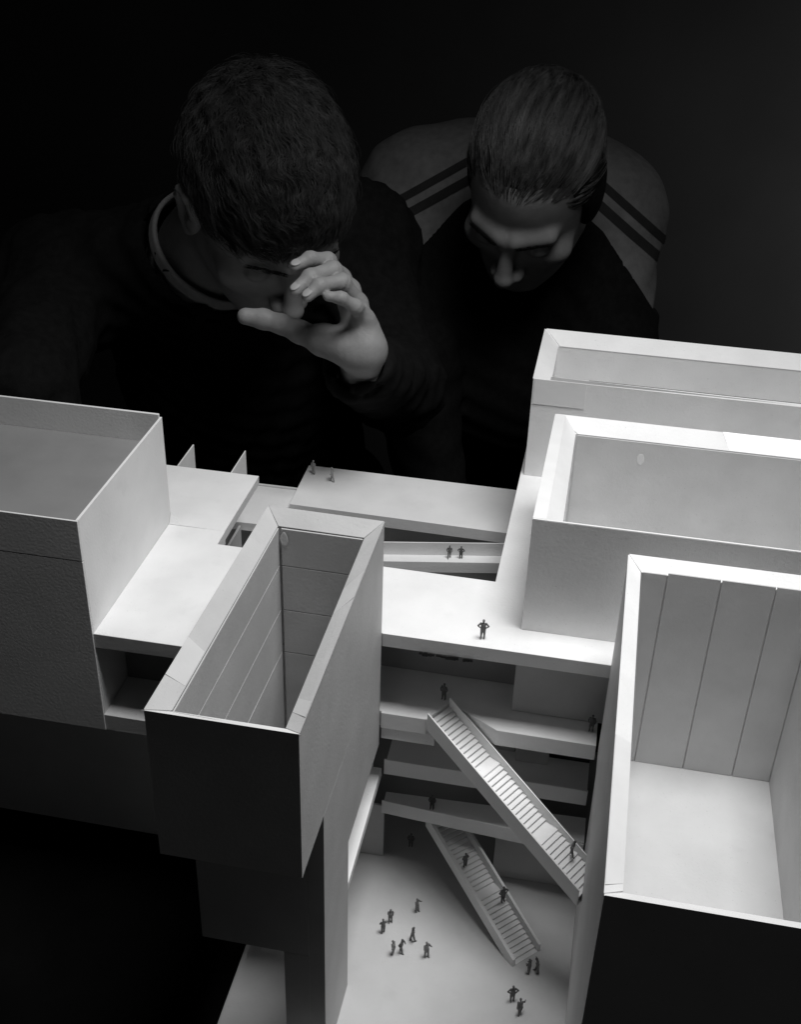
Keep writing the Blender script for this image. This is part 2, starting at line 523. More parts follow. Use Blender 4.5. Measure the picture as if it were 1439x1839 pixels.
slab('roof_slab', [(-0.2492, 0.8526), (-0.0300, 0.8493), (-0.0280, 0.9250), (-0.2502, 0.9247)], -0.0190, -0.0080, te)
slab('lower_slab', [(-0.3000, 0.8265), (-0.2500, 0.8280), (-0.2494, 0.8518), (-0.2494, 0.8925), (-0.3000, 0.8920)], -0.0250, -0.0165, te)
slab('edge_strip', [(-0.2950, 0.8905), (-0.2496, 0.8908), (-0.2496, 0.8922), (-0.2950, 0.8920)], -0.0164, -0.0145, te)
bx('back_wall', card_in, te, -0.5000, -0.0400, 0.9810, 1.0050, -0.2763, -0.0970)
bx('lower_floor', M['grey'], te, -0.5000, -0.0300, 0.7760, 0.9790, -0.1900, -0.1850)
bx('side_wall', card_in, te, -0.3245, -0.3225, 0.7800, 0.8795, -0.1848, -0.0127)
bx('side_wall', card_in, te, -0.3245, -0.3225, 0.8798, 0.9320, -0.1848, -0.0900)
ra = thing('model_ramp', 'narrow white card ramp with a parapet rising behind the deck, two figurines on it', 'model ramp', (-0.13, 0.93, -0.1850))
rz = lambda x: -0.0328 + (x + 0.1538) / 0.0962 * 0.0132
for nm, y0, y1, dz0, dz1 in (('ramp_floor', 0.8200, 0.8310, -0.0110, 0.0), ('parapet', 0.8311, 0.8325, -0.0110, 0.0125)):
    a, b = -0.215, -0.0350
    MB().hexa([back(a, y0, rz(a) + dz0), back(b, y0, rz(b) + dz0), back(b, y1, rz(b) + dz0), back(a, y1, rz(a) + dz0)],
              [back(a, y0, rz(a) + dz1), back(b, y0, rz(b) + dz1), back(b, y1, rz(b) + dz1), back(a, y1, rz(a) + dz1)]).build(nm, card, ra)
bx('support', card_in, ra, -0.20, -0.0562, 0.9290, 0.9320, -0.1848, -0.1350)
for i, xf in enumerate((-0.3625, -0.3115)):
    f_ = MB().box(xf - 0.0006, xf + 0.0006, 0.8806, 0.9240, -0.0430, 0.0).build('model_fin', card, None)
    tag(f_, ['thin upright card fin behind the roof, nearest the left block', 'thin upright card fin behind the roof, farther from the left block'][i], 'card fin', 'upright card fins behind the roof')


# ---- tape patches and dried glue on the card
def spotmark(c, n, r1, r2, parent):
    """thin irregular blob of dried glue lying on a wall with normal n"""
    n = np.array(n, float); a = np.cross(n, (0, 0, 1.0))
    if np.linalg.norm(a) < 0.1: a = np.array((1.0, 0, 0))
    a /= np.linalg.norm(a); b_ = np.cross(a, n)
    ring = [np.array(c) + a * r1 * math.cos(t) * random.uniform(.85, 1.1) + b_ * r2 * math.sin(t) * random.uniform(.85, 1.1) for t in np.linspace(0, 6.283, 15)[:-1]]
    MB().hexa([p_ + n * 0.00003 for p_ in ring], [np.array(c) + (p_ - np.array(c)) * 0.8 + n * 0.00025 for p_ in ring]).build('glue_spot', M['glue'], parent, 0)


spotmark((-0.1990, 0.6659, 0.0800), (0, -1, 0), 0.0030, 0.0060, tw)
spotmark((0.0470, 0.8607, 0.0720), (0, -1, 0), 0.0032, 0.0055, mb_)


def rim_tape(A, B, a, b, t0, t1, zt, drop, parent, skew=0.0, mt='tape_d'):
    """a folded scrap of paper tape over a stretch of rim"""
    L = lambda u, w, t, z: (u[0] + (w[0] - u[0]) * t, u[1] + (w[1] - u[1]) * t, z)
    lo_ = [L(A, B, t0, zt + 0.0001), L(A, B, t1, zt + 0.0001), L(a, b, t1 + skew, zt - drop + 0.0001), L(a, b, t0 + skew, zt - drop + 0.0001)]
    MB().hexa(lo_, [(x_, y_, z_ + 0.0003) for x_, y_, z_ in lo_]).build('tape_patch', M[mt], parent, 0)


rim_tape(oBL, oFL, iBL, iFL, 0.70, 0.86, ZT, 0.0085, tw, 0.03)
rim_tape(oFR, oBR, iFR, iBR, 0.58, 0.72, ZT, 0.0085, tw, -0.04)
rim_tape(oFR, oBR, iFR, iBR, 0.06, 0.12, ZT, 0.0085, tw, 0.01)
rim_tape(DBL, DFL, dbl, dfl, 0.62, 0.98, ZT, 0.007, rt, 0.0, 'tape')
rim_tape(BBR, BBL, (0.32, 0.8625), (-0.0076, 0.8625), 0.30, 0.62, ZT, 0.0095, mb_, 0.004, 'tape')


# ---- staircases
def stair(name, label, A, B, w, fl, nsteps, rise_total, sh, tw_, ext0=0.0, treaddrop=0.0095, under=0.0):
    """A, B: ends of the left rail top; w: clear width; fl: tread fractions of each flight and landing"""
    A = np.array(A); B = np.array(B)
    d = B - A
    L = math.hypot(d[0], d[1])
    hx = np.array([d[0] / L, d[1] / L, 0]); px = np.array([-hx[1], hx[0], 0]); up = np.array([0, 0, 1.0])
    gr = d[2] / L
    t = thing(name, label, 'model staircase', tuple(A + hx * L + up * (d[2] - sh)))
    P = lambda s, q, z: A + hx * s + px * q + up * z

    def rail(q0, q1, s0, s1, h0, nm):
        MB().hexa([P(s0, q0, gr * s0 - h0), P(s1, q0, gr * s1 - h0), P(s1, q1, gr * s1 - h0), P(s0, q1, gr * s0 - h0)],
                  [P(s0, q0, gr * s0), P(s1, q0, gr * s1), P(s1, q1, gr * s1), P(s0, q1, gr * s0)]).build(nm, card, t, 0.00015)
    rail(-tw_, 0, ext0, L, sh, 'side_panel')
    rail(w, w + tw_ * 0.8, ext0, L, sh * 0.9, 'side_panel')
    # soffit
    MB().hexa([P(ext0, 0.0001, gr * ext0 - sh), P(L, 0.0001, gr * L - sh), P(L, w - 0.0001, gr * L - sh), P(ext0, w - 0.0001, gr * ext0 - sh)],
              [P(ext0, 0.0001, gr * ext0 - sh + 0.002), P(L, 0.0001, gr * L - sh + 0.002), P(L, w - 0.0001, gr * L - sh + 0.002), P(ext0, w - 0.0001, gr * ext0 - sh + 0.002)]).build('soffit', card_in, t, 0)
    s = ext0
    total = sum(n for k, n in fl if k == 's') + sum(1 for k, n in fl if k == 'l')
    z = gr * ext0 - treaddrop + 0.002
    drop = (d[2] - gr * ext0) / total
    flat = sum(n for k, n in fl if k == 'l')
    run = (L - ext0 - flat) / sum(n for k, n in fl if k == 's')
    for k, n in fl:
        if k == 'l':
            z += drop
            MB().hexa([P(s, 0.0001, z - 0.004), P(s + n, 0.0001, z - 0.004), P(s + n, w - 0.0001, z - 0.004), P(s, w - 0.0001, z - 0.004)],
                      [P(s, 0.0001, z), P(s + n, 0.0001, z), P(s + n, w - 0.0001, z), P(s, w - 0.0001, z)]).build('landing', card, t, 0.0001)
            s += n
            continue
        for i in range(n):
            z += drop
            MB().hexa([P(s, 0.0001, z - 0.0016), P(s + run, 0.0001, z - 0.0016), P(s + run, w - 0.0001, z - 0.0016), P(s, w - 0.0001, z - 0.0016)],
                      [P(s, 0.0001, z), P(s + run, 0.0001, z), P(s + run, w - 0.0001, z), P(s, w - 0.0001, z)]).build('step', card, t, 0.0001)
            s += run
    return t, P, gr, L


st1 = stair('model_staircase', 'upper white card staircase slanting down across the hall to the right tower', (-0.0916, 0.6785, -0.0701), (0.0370, 0.6000, -0.1470), 0.0250,
            [('s', 11), ('l', 0.0105), ('s', 12), ('l', 0.0115), ('s', 10)], 33, 0.077, 0.0165, 0.0013)
st2 = stair('model_staircase', 'lower white card staircase in shade coming down onto the plaza floor', (-0.0822, 0.7000, -0.2139), (-0.0029, 0.6211, -0.2620), 0.0240,
            [('s', 16), ('l', 0.009), ('s', 13)], 29, 0.05, 0.0125, 0.0030, ext0=-0.012)


# ---- figurines
def figure_mesh(name, pose):
    H = 17.0

    def fn(P):
        a, b = pose['legs']
        hipz = 8.6
        lean = pose.get('lean', 0.0)
        d = cap(P, (1.0, 0, hipz), (1.2, a, 0.7), 1.15, 0.7)
        d = su(d, cap(P, (-1.0, 0, hipz), (-1.2, b, 0.7), 1.15, 0.7), 0.4)
        d = su(d, cap(P, (1.2, a, 0.55), (1.3, a + 1.3, 0.5), 0.6, 0.5), 0.3)
        d = su(d, cap(P, (-1.2, b, 0.55), (-1.3, b + 1.3, 0.5), 0.6, 0.5), 0.3)
        d = su(d, ell(P, (0, lean * 0.5, 11.2), (2.0, 1.25, 3.1)), 0.6)
        sh = 13.4
        for sx, (ex, ey, ez), (hx, hy, hz) in ((1, *pose['ra']), (-1, *pose['la'])):
            d = su(d, cap(P, (sx * 1.9, lean, sh), (ex, ey, ez), 0.75, 0.6), 0.4)
            d = su(d, cap(P, (ex, ey, ez), (hx, hy, hz), 0.6, 0.5), 0.3)
        d = su(d, cap(P, (0, lean, 13.8), (0, lean * 1.3, 14.8), 0.6), 0.3)
        d = su(d, ell(P, (0, lean * 1.4 + 0.1, 15.8), (1.0, 1.15, 1.35)), 0.3)
        return d
    v, f = polygonise(fn, (-6, -6, -0.2), (6, 6, 17.6), 0.42)
    return np_mesh(name, v * 0.001, f)


POSES = [
    dict(legs=(0.2, -0.2), ra=((3.0, 0.2, 10.8), (2.2, 1.2, 9.2)), la=((-3.0, 0.2, 10.8), (-2.4, 1.0, 8.9))),
    dict(legs=(1.8, -1.8), ra=((2.9, -1.0, 10.8), (2.7, -0.2, 8.6)), la=((-2.9, 1.2, 10.9), (-2.5, 2.4, 9.4)), lean=0.4),
    dict(legs=(0.3, -0.1), ra=((4.0, 0.3, 11.2), (1.9, 0.9, 9.6)), la=((-4.0, 0.3, 11.2), (-1.9, 0.9, 9.6))),
    dict(legs=(2.2, -1.4), ra=((3.2, 1.6, 12.0), (4.4, 3.0, 12.6)), la=((-2.9, -1.0, 11.0), (-3.0, -1.4, 8.8)), lean=1.2),
    dict(legs=(0.6, -0.6), ra=((2.7, 1.0, 10.9), (1.0, 2.6, 11.0)), la=((-2.7, 1.0, 10.9), (-0.8, 2.6, 10.4)), lean=0.2),
    dict(legs=(-0.4, 0.9), ra=((2.6, 0.6, 10.7), (2.3, 0.9, 8.4)), la=((-3.3, 0.8, 11.2), (-2.9, 2.6, 13.0)), lean=-0.3),
    dict(legs=(1.0, 0.4), ra=((2.4, 1.2, 11.2), (-0.3, 2.0, 11.6)), la=((-2.6, -0.2, 10.6), (-2.2, 0.5, 8.2)), lean=0.7),
]
FM = [figure_mesh('figurine', p) for p in POSES]
FML, FMG = [], []
for me in FM:
    a = me.copy(); a.materials.append(M['fig']); FML.append(a)
    a = me.copy(); a.materials.append(M['figm']); FMG.append(a)
    me.materials.append(M['figl'])
GRP = 'scale figurines standing in the card model'
FIGS = [  # x, y, z, pose, turn, scale, pale, label
    (-0.2415, 0.9085, -0.008, 0, 150, 0.92, 1, 'pale figurine at the rear left corner of the terrace'),
    (-0.2214, 0.8997, -0.008, 1, 100, 0.92, 1, 'pale figurine on the terrace, just right of the corner one'),
    (-0.1010, 0.8265, None, 1, 190, 0.80, 2, 'small figurine striding on the ramp, left of its companion'),
    (-0.0910, 0.8262, None, 2, 180, 0.76, 0, 'small figurine with arms spread on the ramp, right of its companion'),
    (-0.0559, 0.6892, 0.000, 2, 185, 1.05, 2, 'lone figurine with hands on hips on the bright roof deck edge'),
    (0.0323, 0.6937, -0.0775, 0, 170, 1.0, 0, 'figurine on the upper open storey beside the right tower'),
    (-0.0838, 0.7050, -0.0775, 0, 160, 1.0, 0, 'figurine in the shade just beyond the top of the upper staircase'),
    (-0.0885, 0.7080, -0.2015, 0, 175, 1.0, 0, 'figurine on the mezzanine bridge above the lower staircase'),
    (-0.1076, 0.7256, -0.2700, 0, 180, 1.0, 0, 'figurine in the dark opening behind the plaza under the bridge'),
    (-0.1095, 0.6418, -0.2700, 6, 200, 1.0, 2, 'left rear plaza figurine, standing just behind another'),
    (-0.1131, 0.6296, -0.2700, 4, 30, 1.0, 0, 'leftmost plaza figurine, near the foot of the front tower'),
    (-0.0896, 0.6566, -0.2700, 5, 240, 0.97, 2, 'plaza figurine standing alone farthest back'),
    (-0.0879, 0.6267, -0.2700, 1, 300, 1.02, 0, 'middle plaza figurine walking, above the close pair'),
    (-0.0948, 0.6141, -0.2700, 1, 250, 1.0, 0, 'right figurine of the close pair on the plaza'),
    (-0.1005, 0.6107, -0.2700, 6, 70, 1.0, 2, 'left figurine of the close pair on the plaza'),
    (-0.0742, 0.6142, -0.2700, 5, 220, 1.08, 2, 'slim plaza figurine standing apart to the right of the group'),
    (0.0086, 0.6159, -0.2700, 4, 60, 1.05, 0, 'figurine with folded arms at the foot of the lower staircase, left one of two'),
    (0.0151, 0.6179, -0.2700, 3, 80, 1.05, 0, 'figurine reaching out at the foot of the lower staircase, right one of two'),
    (-0.0018, 0.5884, -0.2700, 2, 200, 1.1, 0, 'figurine nearest the bottom edge but one, hands at its waist'),
    (0.0054, 0.5775, -0.2700, 3, 20, 1.05, 0, 'figurine closest to the viewer at the bottom of the plaza'),
]


def figure(x, y, z, pose, turn, sc, pale, label):
    o = bpy.data.objects.new('figurine', (FMG if pale == 2 else FM if pale else FML)[pose])
    COL.objects.link(o)
    o.location = (x, y, z + 0.0002)
    o.rotation_euler = (0, 0, math.radians(turn))
    sc *= 0.95
    o.scale = (sc, sc, sc)
    return tag(o, label, 'figurine', GRP)


for a in FIGS:
    a = list(a)
    if a[2] is None: a[2] = rz(a[0])
    if a[1] > 0.8:
        a[:3] = back(*a[:3]); a[5] *= KF
    figure(*a)


def on_stair(st, frac, q, td):
    t, P, gr, L = st
    return P(L * frac, q, gr * L * frac - td)


p = on_stair(st1, 0.86, 0.018, 0.0055); figure(*p, 3, 240, 1.05, 0, 'stooping figurine climbing the upper staircase beside the right tower')
p = on_stair(st2, 0.30, 0.006, 0.0055); figure(*p, 0, 40, 1.0, 0, 'figurine high on the lower staircase next to its left side')
p = on_stair(st2, 0.62, 0.019, 0.0055); figure(*p, 2, 220, 1.1, 0, 'figurine halfway down the lower staircase next to its right side')


# ------------------------------------------------------------------ people
def basis(f, s):
    """world rotation of a head: x = person's right, y = face, z = crown; f and s given as (right, up, towards viewer)"""
    f = np.array(f, float); f /= np.linalg.norm(f)
    s = np.array(s, float); s -= f * (s @ f); s /= np.linalg.norm(s)
    u = np.cross(s, f)
    E3 = np.stack([CR, -CD, -CF], 1)      # columns: right, up, towards viewer
    return E3 @ np.stack([s, f, u], 1)


def head_sdf(P, frown=False):
    X = P.copy(); X[..., 0] = np.abs(X[..., 0])       # mirrored detail
    d = ell(P, (0, -0.015, 0.032), (0.0735, 0.094, 0.082))
    d = su(d, ell(P, (0, 0.022, -0.035), (0.064, 0.068, 0.078)), 0.03)
    d = su(d, ell(P, (0, 0.040, -0.082), (0.047, 0.043, 0.036)), 0.025)
    d = su(d, cap(X, (0.052, 0.0, -0.068), (0.018, 0.072, -0.100), 0.014, 0.013), 0.022)
    d = su(d, sph(P, (0, 0.076, -0.103), 0.014), 0.016)
    d = su(d, cap(X, (0.008, 0.086, 0.007), (0.043, 0.070, 0.007), 0.011, 0.009), 0.014)      # brow
    d = su(d, ell(X, (0.045, 0.058, -0.036), (0.021, 0.018, 0.017)), 0.018)                    # cheekbone
    d = ss(d, ell(X, (0.031, 0.091, -0.013), (0.018, 0.016, 0.012)), 0.012)                    # socket
    d = su(d, ell(X, (0.031, 0.0745, -0.014), (0.0145, 0.0125, 0.0115)), 0.003)                # lid
    d = ss(d, cap(X, (0.021, 0.089, -0.0185), (0.043, 0.083, -0.0195), 0.0012), 0.002)         # lid crease
    d = su(d, cap(P, (0, 0.088, -0.002), (0, 0.1085, -0.044), 0.0075, 0.0105), 0.010)          # nose
    d = su(d, sph(P, (0, 0.1085, -0.047), 0.0115), 0.005)
    d = su(d, ell(X, (0.0135, 0.0960, -0.050), (0.0075, 0.011, 0.0075)), 0.005)
    d = ss(d, sph(X, (0.0075, 0.102, -0.0595), 0.0038), 0.003)
    d = su(d, cap(X, (0, 0.0905, -0.073), (0.021, 0.083, -0.076), 0.0058, 0.003), 0.006)       # lips
    d = su(d, cap(X, (0, 0.0895, -0.082), (0.018, 0.083, -0.080), 0.0062, 0.003), 0.006)
    d = ss(d, cap(X, (0, 0.0975, -0.0775), (0.024, 0.087, -0.0785), 0.0013), 0.002)
    if frown:
        for zz in (0.022, 0.034):
            d = ss(d, cap(X, (0.004, 0.0965 - zz * 0.05, zz), (0.040, 0.080 - zz * 0.05, zz + 0.004), 0.0016), 0.005)
    # ears
    e = ell(X, (0.0755, -0.006, -0.018), (0.0085, 0.018, 0.030))
    e = su(e, chain(X, [(0.080, 0.006, -0.004), (0.085, -0.004, 0.010), (0.087, -0.020, 0.006), (0.086, -0.026, -0.012), (0.082, -0.016, -0.034), (0.077, -0.004, -0.046)],
                    [0.0035, 0.004, 0.0042, 0.004, 0.0042, 0.0055], 0.003), 0.006)
    e = ss(e, ell(X, (0.0865, -0.008, -0.012), (0.005, 0.009, 0.014)), 0.004)
    return d if frown else su(d, e, 0.005)


def hair_cap_sdf(P, side, front, off=0.006, nape=-0.065, ears=True):
    X = P.copy(); X[..., 0] = np.abs(X[..., 0])
    d = ell(P, (0, -0.015, 0.032), (0.0735 + off, 0.094 + off, 0.082 + off))
    d = su(d, ell(P, (0, -0.045, -0.015), (0.058 + off, 0.055 + off, 0.060 + off)), 0.03)
    y, z = P[..., 1], P[..., 2]
    # cut away face (plane sloping back from the hairline), ears and nape
    face = (y - front) * 0.86 + (0.052 - z) * 0.50 - side(X[..., 0])
    d = np.maximum(d, face)
    if ears:
        d = ss(d, ell(X, (0.084, -0.004, -0.020), (0.016, 0.026, 0.036)), 0.008)
    else:
        d = su(d, ell(X, (0.068, -0.014, -0.012), (0.015, 0.034, 0.050)), 0.015)
    d = np.maximum(d, nape - z)
    return d


def strands(name, starts, dirs, length, rad, seg, surf, lift, wav, material, parent, seedv):
    """one mesh of thin tapered strands combed along dirs(p) over the scalp surf"""
    r = np.random.default_rng(seedv)
    n = len(starts)
    L = length * r.uniform(0.6, 1.15, n)
    p = starts.copy()
    ph = r.uniform(0, 6.28, n); am = r.uniform(0.2, 1.0, n) * wav
    tuft = 0.5 + 0.5 * np.sin(starts[:, 0] * 330 + 1) * np.sin(starts[:, 1] * 290) * np.sin(starts[:, 2] * 310 + 2)
    lf = r.uniform(0.3, 1.0, n) * lift * (0.25 + 1.5 * tuft)
    pts = [p.copy()]
    for k in range(seg):
        nrm = surf(p)
        d = dirs(p, r)
        d = d - nrm * (d * nrm).sum(-1, keepdims=True)
        d /= np.linalg.norm(d, axis=-1, keepdims=True) + 1e-9
        sd = np.cross(nrm, d)
        stepv = d + sd * (am * np.sin(ph + k * 1.3))[:, None] + nrm * (lf * (1 - 1.5 * k / seg))[:, None]
        p = p + stepv * (L / seg)[:, None]
        pts.append(p.copy())
    pts = np.stack(pts, 1)                                   # n, seg+1, 3
    tang = np.gradient(pts, axis=1)
    tang /= np.linalg.norm(tang, axis=-1, keepdims=True) + 1e-9
    ref = np.stack([surf(pts[:, i]) for i in range(seg + 1)], 1)
    a = np.cross(tang, ref); a /= np.linalg.norm(a, axis=-1, keepdims=True) + 1e-9
    b = np.cross(a, tang)
    w = rad * np.linspace(1.0, 0.25, seg + 1)[None, :, None] * r.uniform(0.6, 1.3, n)[:, None, None]
    ring = np.stack([pts + a * w, pts - a * w * 0.5 + b * w * 0.87, pts - a * w * 0.5 - b * w * 0.87], 2)   # n,seg+1,3,3
    V = ring.reshape(-1, 3)
    base = (np.arange(n) * (seg + 1) * 3)[:, None, None]
    kk = (np.arange(seg) * 3)[None, :, None]
    fs = []
    for i in range(3):
        j = (i + 1) % 3
        fs.append(np.stack([base + kk + i, base + kk + j, base + kk + 3 + j, base + kk + 3 + i], -1).reshape(-1, 4))
    me = np_mesh(name, V, np.concatenate(fs))
    o = link(name, me, material, parent)
    return o


SC_C = np.array((0, -0.015, 0.032))
SC_R = np.array((0.0735, 0.094, 0.082))


def scalp_n(p):
    q = (p - SC_C) / SC_R ** 2
    return q / (np.linalg.norm(q, axis=-1, keepdims=True) + 1e-9)


def scalp_pts(n, keep, off, seedv):
    r = np.random.default_rng(seedv)
    out = []
    while sum(len(o) for o in out) < n:
        q = r.normal(size=(n * 3, 3)); q /= np.linalg.norm(q, axis=-1, keepdims=True)
        p = SC_C + q * (SC_R + off)
        out.append(p[keep(p)])
    return np.concatenate(out)[:n]


def to_world(Rm, O, v):
    return v @ Rm.T + O


def person_root(name, label, v, f):
    me = np_mesh(name, v, f)
    o = bpy.data.objects.new(name, me)
    COL.objects.link(o)
    me.materials.append(M['skin'])
    return tag(o, label, 'person')


def child(name, v, f, material, parent):
    me = np_mesh(name, v, f)
    o = bpy.data.objects.new(name, me)
    COL.objects.link(o)
    me.materials.append(material)
    o.parent = parent
    return o


def bounds(pts, pad):
    a = np.array(pts)
    return a.min(0) - pad, a.max(0) + pad


# ---- left man: short dark hair, head bowed and turned, one hand cupped before his eyes
OL = eye(480, 352, 1.20)
RL = basis((0.33, -0.91, 0.25), (-0.88, -0.30, 0.35))
neck_b = eye(378, 455, 1.335)
nape = to_world(RL, OL, np.array([[0, -0.030, -0.050]]))[0]


def left_skin_head(P):
    Q = ((P - OL.astype(np.float32)) @ RL.astype(np.float32))
    d = head_sdf(Q)
    return su(d, cap(P, nape, neck_b, 0.056, 0.062), 0.02)


lo, hi = bounds(np.vstack([to_world(RL, OL, np.array([[x, y, z] for x in (-.09, .09) for y in (-.115, .125) for z in (-.125, .125)])), [neck_b]]), 0.02)
headL = polygonise(left_skin_head, lo, hi, 0.0022)

H = lambda u, v, d: eye(u, v, d * 1.075)
wristL = H(655, 632, 1.020)
FING = {   # joint chains from knuckle to tip
    'index': ([H(612, 500, 1.024), H(589, 468, 1.006), H(557, 465, 0.994), H(530, 478, 0.988)], [0.0086, 0.0074, 0.0066, 0.0055]),
    'middle': ([H(628, 521, 1.016), H(598, 485, 0.996), H(558, 498, 0.982), H(531, 521, 0.977)], [0.0088, 0.0080, 0.0074, 0.0061]),
    'ring': ([H(642, 545, 1.008), H(615, 506, 0.988), H(574, 513, 0.975), H(552, 532, 0.971)], [0.0084, 0.0073, 0.0064, 0.0054]),
    'little': ([H(655, 573, 1.004), H(639, 551, 0.986), H(613, 535, 0.976), H(589, 532, 0.975)], [0.0076, 0.0063, 0.0053, 0.0046]),
}
THUMB = ([H(622, 626, 1.020), H(578, 612, 1.034), H(538, 596, 1.042), H(505, 582, 1.047), H(473, 573, 1.048), H(441, 568, 1.047)],
         [0.0155, 0.0130, 0.0106, 0.0092, 0.0094, 0.0082])


def left_hand(P):
    d = None
    for k, (pt, r) in FING.items():
        c = chain(P, pt, r, 0.004)
        d = c if d is None else su(d, c, 0.0022)
    pal = None
    for k, (pt, r) in FING.items():
        c = cap(P, wristL + (pt[0] - wristL) * 0.12, pt[0], 0.0125, r[0] * 1.12)
        pal = c if pal is None else su(pal, c, 0.008)
    pal = su(pal, cap(P, H(640, 628, 1.018), H(585, 609, 1.032), 0.0155, 0.0140), 0.012)     # thenar
    pal = su(pal, cap(P, H(664, 620, 1.012), H(660, 590, 1.012), 0.0110, 0.0100), 0.010)
    d = su(d, pal, 0.006)
    d = su(d, chain(P, *THUMB, 0.005), 0.009)
    d = su(d, cap(P, wristL, H(645, 668, 1.07), 0.0205, 0.0190), 0.012)
    for k, (pt, r) in FING.items():
        for j in (1, 2):
            ax = pt[j + 1] - pt[j - 1]; ax = ax / np.linalg.norm(ax)
            h = np.abs((P - pt[j].astype(np.float32)) @ ax.astype(np.float32))
            near = lens(P - pt[j].astype(np.float32)) < r[j] * 1.6
            d = d + np.where(near, 0.0006 * np.exp(-(h / 0.0011) ** 2) - 0.0004 * np.exp(-(h / 0.0045) ** 2), 0)
    d = d + 0.00008 * np.sin(P[..., 0] * 900 + 3 * np.sin(P[..., 2] * 300)) * np.sin(P[..., 2] * 700)
    return d


allp = np.vstack([np.array(c[0]) for c in FING.values()] + [np.array(THUMB[0]), [wristL, H(680, 690, 1.06)]])
lo, hi = bounds(allp, 0.024)
handL = polygonise(left_hand, lo, hi, 0.0012)
elbowL = eye(715, 692, 1.37)
shLl, shLr = eye(110, 510, 1.42), eye(632, 445, 1.46)
chestL = np.array([-0.48, 1.40, -0.12]); hipL = np.array([-0.46, 1.52, -0.38])


def arm_core(P):
    d = cap(P, H(645, 668, 1.07), elbowL, 0.016, 0.026)
    d = su(d, cap(P, elbowL, shLr, 0.028, 0.032), 0.02)
    d = su(d, cap(P, shLr, neck_b, 0.030, 0.030), 0.01)
    d = su(d, cap(P, shLl, neck_b, 0.022, 0.025), 0.01)
    d = su(d, cap(P, neck_b, chestL, 0.05, 0.07), 0.02)
    return d


lo, hi = bounds([elbowL, shLr, shLl, chestL, neck_b, wristL], 0.12)
coreL = polygonise(arm_core, lo, hi, 0.009)
v, f = join([headL, handL, coreL])
manL = person_root('person', 'man with short dark hair and black sweater shading his eyes with a raised hand', v, f)

# nails on the three fingers that show them
for k in ('index', 'middle', 'ring'):
    pt, r = FING[k]
    ax = pt[3] - pt[2]; ax /= np.linalg.norm(ax)
    tow = CC - pt[3]; tow /= np.linalg.norm(tow)
    nrm = tow * 0.75 - CD * 0.35 + CR * -0.25; nrm -= ax * (nrm @ ax); nrm /= np.linalg.norm(nrm)
    sd = np.cross(ax, nrm)
    c = pt[3] + nrm * r[3] * 0.86 - ax * 0.001
    Mn = np.stack([ax, sd, nrm], 1)

    def nail(P, c=c, Mn=Mn):
        Q = (P - c.astype(np.float32)) @ Mn.astype(np.float32)
        return ell(Q, (0, 0, 0), (0.0058, 0.0040, 0.0011))
    nv, nf = polygonise(nail, c - 0.009, c + 0.009, 0.0006)
    child('fingernail', nv, nf, M['nail'], manL)

# hair
sideL = lambda x: np.where(x > 0.05, (x - 0.05) * -0.55, 0.0) + 0.0
hv, hf = polygonise(lambda P: hair_cap_sdf(P, sideL, 0.087, 0.006), (-0.10, -0.13, -0.09), (0.10, 0.10, 0.135), 0.003)
hairL = child('hair', to_world(RL, OL, hv), hf, M['hair'], manL)


def hsh(p):
    """scatter for a soft hairline"""
    return np.abs(np.sin(p[:, 0] * 9137.7 + p[:, 1] * 5713.3 + p[:, 2] * 7919.9)) ** 2


def keepL(p):
    y, z, x = p[:, 1], p[:, 2], np.abs(p[:, 0])
    return ((y - 0.092) * 0.86 + (0.052 - z) * 0.5 - np.where(x > 0.05, (x - 0.05) * -0.55, 0) < 0.004 - 0.012 * hsh(p)) & (z > -0.06) & ~((x > 0.06) & (z < 0.012) & (y > -0.03))


def dirsL(p, r):
    d = np.empty_like(p)
    whirl = p - np.array([0.01, -0.075, 0.085])
    d[:] = whirl
    d[:, 1] += 0.06
    d += r.normal(size=p.shape) * 0.022 + 0.050 * np.sin(p[:, [1, 2, 0]] * 210 + 1.0) + 0.055 * np.sin(p[:, [2, 0, 1]] * 390 + 2.0)
    return d


st = scalp_pts(18000, keepL, 0.005, 3)
strands('hair_strand', st, dirsL, 0.034, 0.00030, 6, scalp_n, 0.62, 0.50, M['hair_k'], None, 5)
o = bpy.data.objects['hair_strand']
o.matrix_world = Matrix(np.vstack([np.hstack([RL, OL[:, None]]), [0, 0, 0, 1]]).tolist())
o.parent = hairL; tag(o, kind='stuff')


# sweater
def sweaterL(P):
    d = cap(P, H(640, 660, 1.06), elbowL, 0.034, 0.050)
    d = su(d, cap(P, elbowL, shLr, 0.050, 0.070), 0.03)
    d = su(d, cap(P, shLl, shLr, 0.075, 0.075), 0.04)
    d = su(d, cap(P, neck_b + (chestL - neck_b) * 0.05, chestL, 0.085, 0.14), 0.06)
    d = su(d, cap(P, neck_b, shLl, 0.052, 0.068), 0.04)
    d = su(d, cap(P, neck_b, shLr, 0.052, 0.068), 0.04)
    d = su(d, cap(P, chestL, hipL, 0.15, 0.14), 0.06)
    el2 = eye(40, 700, 1.22)
    d = su(d, cap(P, shLl, el2, 0.068, 0.050), 0.03)
    d = su(d, cap(P, el2, eye(130, 860, 1.28), 0.048, 0.040), 0.02)
    # neck opening and cuff
    ax = (nape - neck_b) / np.linalg.norm(nape - neck_b)
    d = ss(d, cap(P, neck_b - ax * 0.004, nape + ax * 0.05, 0.0765, 0.100), 0.006)
    fold = 0.0018 * np.sin(P[..., 0] * 95 + P[..., 2] * 60) * np.sin(P[..., 1] * 80 - P[..., 2] * 110)
    d = ss(d, cap(P, wristL, H(640, 660, 1.06), 0.024, 0.026), 0.003)
    fold = fold * 1.8 + 0.0012 * np.sin(P[..., 0] * 190 - P[..., 2] * 150 + 2 * np.sin(P[..., 1] * 90))
    return d + fold


